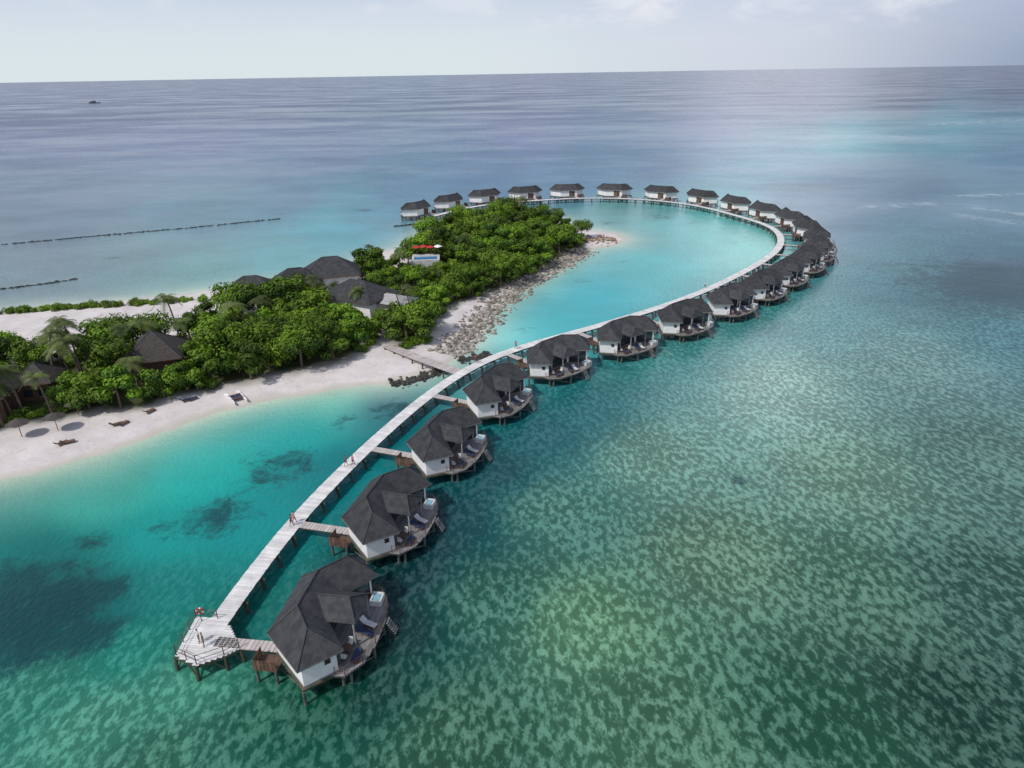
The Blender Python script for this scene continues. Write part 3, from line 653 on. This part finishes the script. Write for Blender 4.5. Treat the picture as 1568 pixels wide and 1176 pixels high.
# ------------------------------------------------------------------ people
skin=mat('skin',(.42,.24,.16),None,6,.6)
def person(loc,rz,walk_,shirt,bottom,hair,legskin=True):
    V=[];E=[];Rd=[]
    def v(x,y,z,r_,par=None):
        V.append((x,y,z));Rd.append(r_ if isinstance(r_,tuple) else (r_,r_))
        if par is not None:E.append((par,len(V)-1))
        return len(V)-1
    pe=v(0,0,.96,(.15,.11)); sp_=v(0,.0,1.14,(.125,.095),pe); ch=v(0,.0,1.33,(.16,.105),sp_); ne=v(0,.0,1.47,.055,ch)
    h1=v(0,.02,1.55,(.07,.08),ne); h2=v(0,.015,1.64,(.078,.095),h1); v(0,0,1.73,(.05,.06),h2)
    for s_ in(-1,1):
        sw=(.18*s_) if walk_ else .02
        s1=v(.17*s_,0,1.40,.06,ch); el=v(.22*s_,sw*-.5-.02,1.13,.043,s1); wr=v(.235*s_,-sw+.04,.90,.030,el); pa_=v(.238*s_,-sw+.06,.83,.036,wr)
        for k,ln in enumerate((.075,.085,.08,.06)):
            f1=v(.242*s_,-sw+.035+.02*k,.785,.010,pa_); f2=v(.232*s_,-sw+.04+.02*k,.785-ln*.6,.009,f1); v(.218*s_,-sw+.042+.02*k,.785-ln,.007,f2)
        t1=v(.215*s_,-sw+.10,.81,.012,pa_); v(.20*s_,-sw+.12,.77,.009,t1)
        hp=v(.095*s_,0,.88,.095,pe)
        if walk_: kn,ak,ft=((.1*s_,.16,.50),(.1*s_,.24,.09),(.1*s_,.40,.05)) if s_>0 else ((.1*s_,.02,.50),(.1*s_,-.28,.17),(.1*s_,-.18,.05))
        else: kn,ak,ft=(.10*s_,.02,.50),(.11*s_,-.01,.09),(.12*s_,.15,.045)
        k1=v(*kn,.062,hp); a1=v(*ak,.042,k1); v(*ft,.038,a1)
    me_=bpy.data.meshes.new('body'); me_.from_pydata(V,E,[]); o_=bpy.data.objects.new('body',me_); COL.objects.link(o_)
    md=o_.modifiers.new('s','SKIN')
    for i,sv in enumerate(me_.skin_vertices[0].data): sv.radius=Rd[i]; sv.use_root=(i==0)
    o_.modifiers.new('ss','SUBSURF').levels=1
    dg=bpy.context.evaluated_depsgraph_get(); m2=bpy.data.meshes.new_from_object(o_.evaluated_get(dg)); bpy.data.objects.remove(o_)
    m2.name='person_body'
    for mt in (skin,shirt,bottom,hair): m2.materials.append(mt)
    for pl in m2.polygons:
        c_=pl.center; mi=0
        if abs(c_.x)<.2 and 1.0<c_.z<1.46 or (abs(c_.x)>=.15 and c_.z>1.2 and c_.z<1.46): mi=1
        elif c_.z<=1.0 and abs(c_.x)<.2 and c_.z>(.55 if legskin else .12): mi=2
        elif c_.z>1.66 or (c_.z>1.52 and c_.y<-.02): mi=3
        elif c_.z<.07: mi=2
        pl.material_index=mi; pl.use_smooth=True
    p_=link('person',m2,None,loc,rz)
    mb_=MB(); mb_.add([(-.012,.10,1.60),(.012,.10,1.60),(0,.135,1.595),(0,.10,1.64)],[(0,1,2),(1,3,2),(3,0,2)],0)
    for s_ in(-1,1): mb_.box((s_*.082,.01,1.61),(.015,.03,.05),0); mb_.box((s_*.03,.103,1.635),(.022,.012,.01),1)
    mb_.box((0,.1,1.565),(.04,.01,.008),2); mb_.obj('face',[skin,hair,m_red],p_)
hairm=mat('dark_hair',(.02,.015,.01)); shW=mat('white_shirt',(.7,.7,.7)); shG=mat('grey_shirt',(.12,.12,.13)); shP=mat('pink_dress',(.55,.25,.28)); navy=mat('navy_shorts',(.03,.04,.09)); 
for u,v_,wk,sh1,bt in [(313,990,0,shG,navy),(306,984,0,shW,shG),(447,806,1,shG,navy),(451,801,1,shP,shP),(530,714,1,shG,navy),(541,713,1,shP,navy),(700,548,1,m_red,navy),(790,534,1,m_red,shG),(1070,440,1,shW,navy)]:
    q_=P(u,v_,DZ); i=int(np.argmin(np.hypot(pts[:,0]-q_.x,pts[:,1]-q_.y))); an=math.atan2(tan[i][1],tan[i][0])-math.pi/2
    dd=np.array([q_.x,q_.y])-pts[i]; L_=np.hypot(*dd)
    if L_>.75 and v_<900: dd=dd/L_*.75; q_=Vector((pts[i][0]+dd[0],pts[i][1]+dd[1],DZ))
    person((q_.x,q_.y,DZ),an+(2.4 if not wk else 0)+random.uniform(-.2,.2),wk,sh1,bt,hairm)
mb=MB(); mb.cyl((0,0,0),(0,0,1.5),.05,.05,6,0)
for k in range(16):
    a0,a1_=k*math.pi/8,(k+1)*math.pi/8; mb.cyl((.34*math.cos(a0),.08,1.2+.34*math.sin(a0)),(.34*math.cos(a1_),.08,1.2+.34*math.sin(a1_)),.08,.08,6,1 if k%4<3 else 2)
o=mb.obj('life_ring',[m_brown,m_red,m_white]); q_=P(309,951,DZ); o.location=(q_.x,q_.y,DZ)
# ------------------------------------------------------------------ light + sky
sv=Vector((-.62,-.55,1.0)).normalized(); el=math.asin(sv.z)
sl=bpy.data.lights.new('sun','SUN'); sl.energy=2.9; sl.angle=rad(3); sl.color=(1,.96,.9)
so=bpy.data.objects.new('sun',sl); COL.objects.link(so); so.rotation_euler=sv.to_track_quat('Z','Y').to_euler(); so.location=(-100,-100,150)
w=bpy.data.worlds.new('World'); scene.world=w; w.use_nodes=True; nt=w.node_tree
bg=nt.nodes['Background']; bg.inputs[1].default_value=.1
sky=nd(nt,'ShaderNodeTexSky',sky_type='NISHITA'); sky.sun_disc=False; sky.sun_elevation=el; sky.sun_rotation=math.atan2(sv.x,sv.y)%(2*math.pi); sky.dust_density=2; sky.altitude=50
tc=nd(nt,'ShaderNodeTexCoord').outputs['Generated']; sx=nd(nt,'ShaderNodeSeparateXYZ'); nt.links.new(tc,sx.inputs[0])
x_,y_,z_=sx.outputs
azr=math_(nt,'DIVIDE',x_,math_(nt,'MAXIMUM',math_(nt,'ABSOLUTE',y_),.25))
left=(7.6,8.5,8.9); mid=(6.9,7.4,8.4); right=(3.0,3.8,5.4)
hz1=mixc(nt,sstep(nt,azr,-.1,.35),left,mid); hz1=mixc(nt,sstep(nt,azr,.30,.78),hz1,right)
hz2=mixc(nt,sstep(nt,z_,0,.16),hz1,(5.4,6.1,8.0))
cv=nd(nt,'ShaderNodeMapping'); cv.inputs['Scale'].default_value=(1,1,3.0); nt.links.new(tc,cv.inputs[0])
cn=noise_(nt,cv.outputs[0],7,8,.62,.25)
cl=math_(nt,'MULTIPLY',sstep(nt,cn,.47,.66),sstep(nt,z_,.02,.09,.0,.85))
cl=math_(nt,'MULTIPLY',cl,sstep(nt,azr,-.1,.15,.45,1.))
hz3=mixc(nt,cl,hz2,(8.9,8.9,9.5))
# bright patch added above the view, ahead-right: gives the sheen on the far water
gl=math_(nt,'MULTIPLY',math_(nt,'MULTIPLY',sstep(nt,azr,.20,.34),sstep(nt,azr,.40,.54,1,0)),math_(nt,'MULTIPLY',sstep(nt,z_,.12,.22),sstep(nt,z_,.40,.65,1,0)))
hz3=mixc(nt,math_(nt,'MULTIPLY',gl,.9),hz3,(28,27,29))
fac=sstep(nt,z_,.05,.6,.9,.35)
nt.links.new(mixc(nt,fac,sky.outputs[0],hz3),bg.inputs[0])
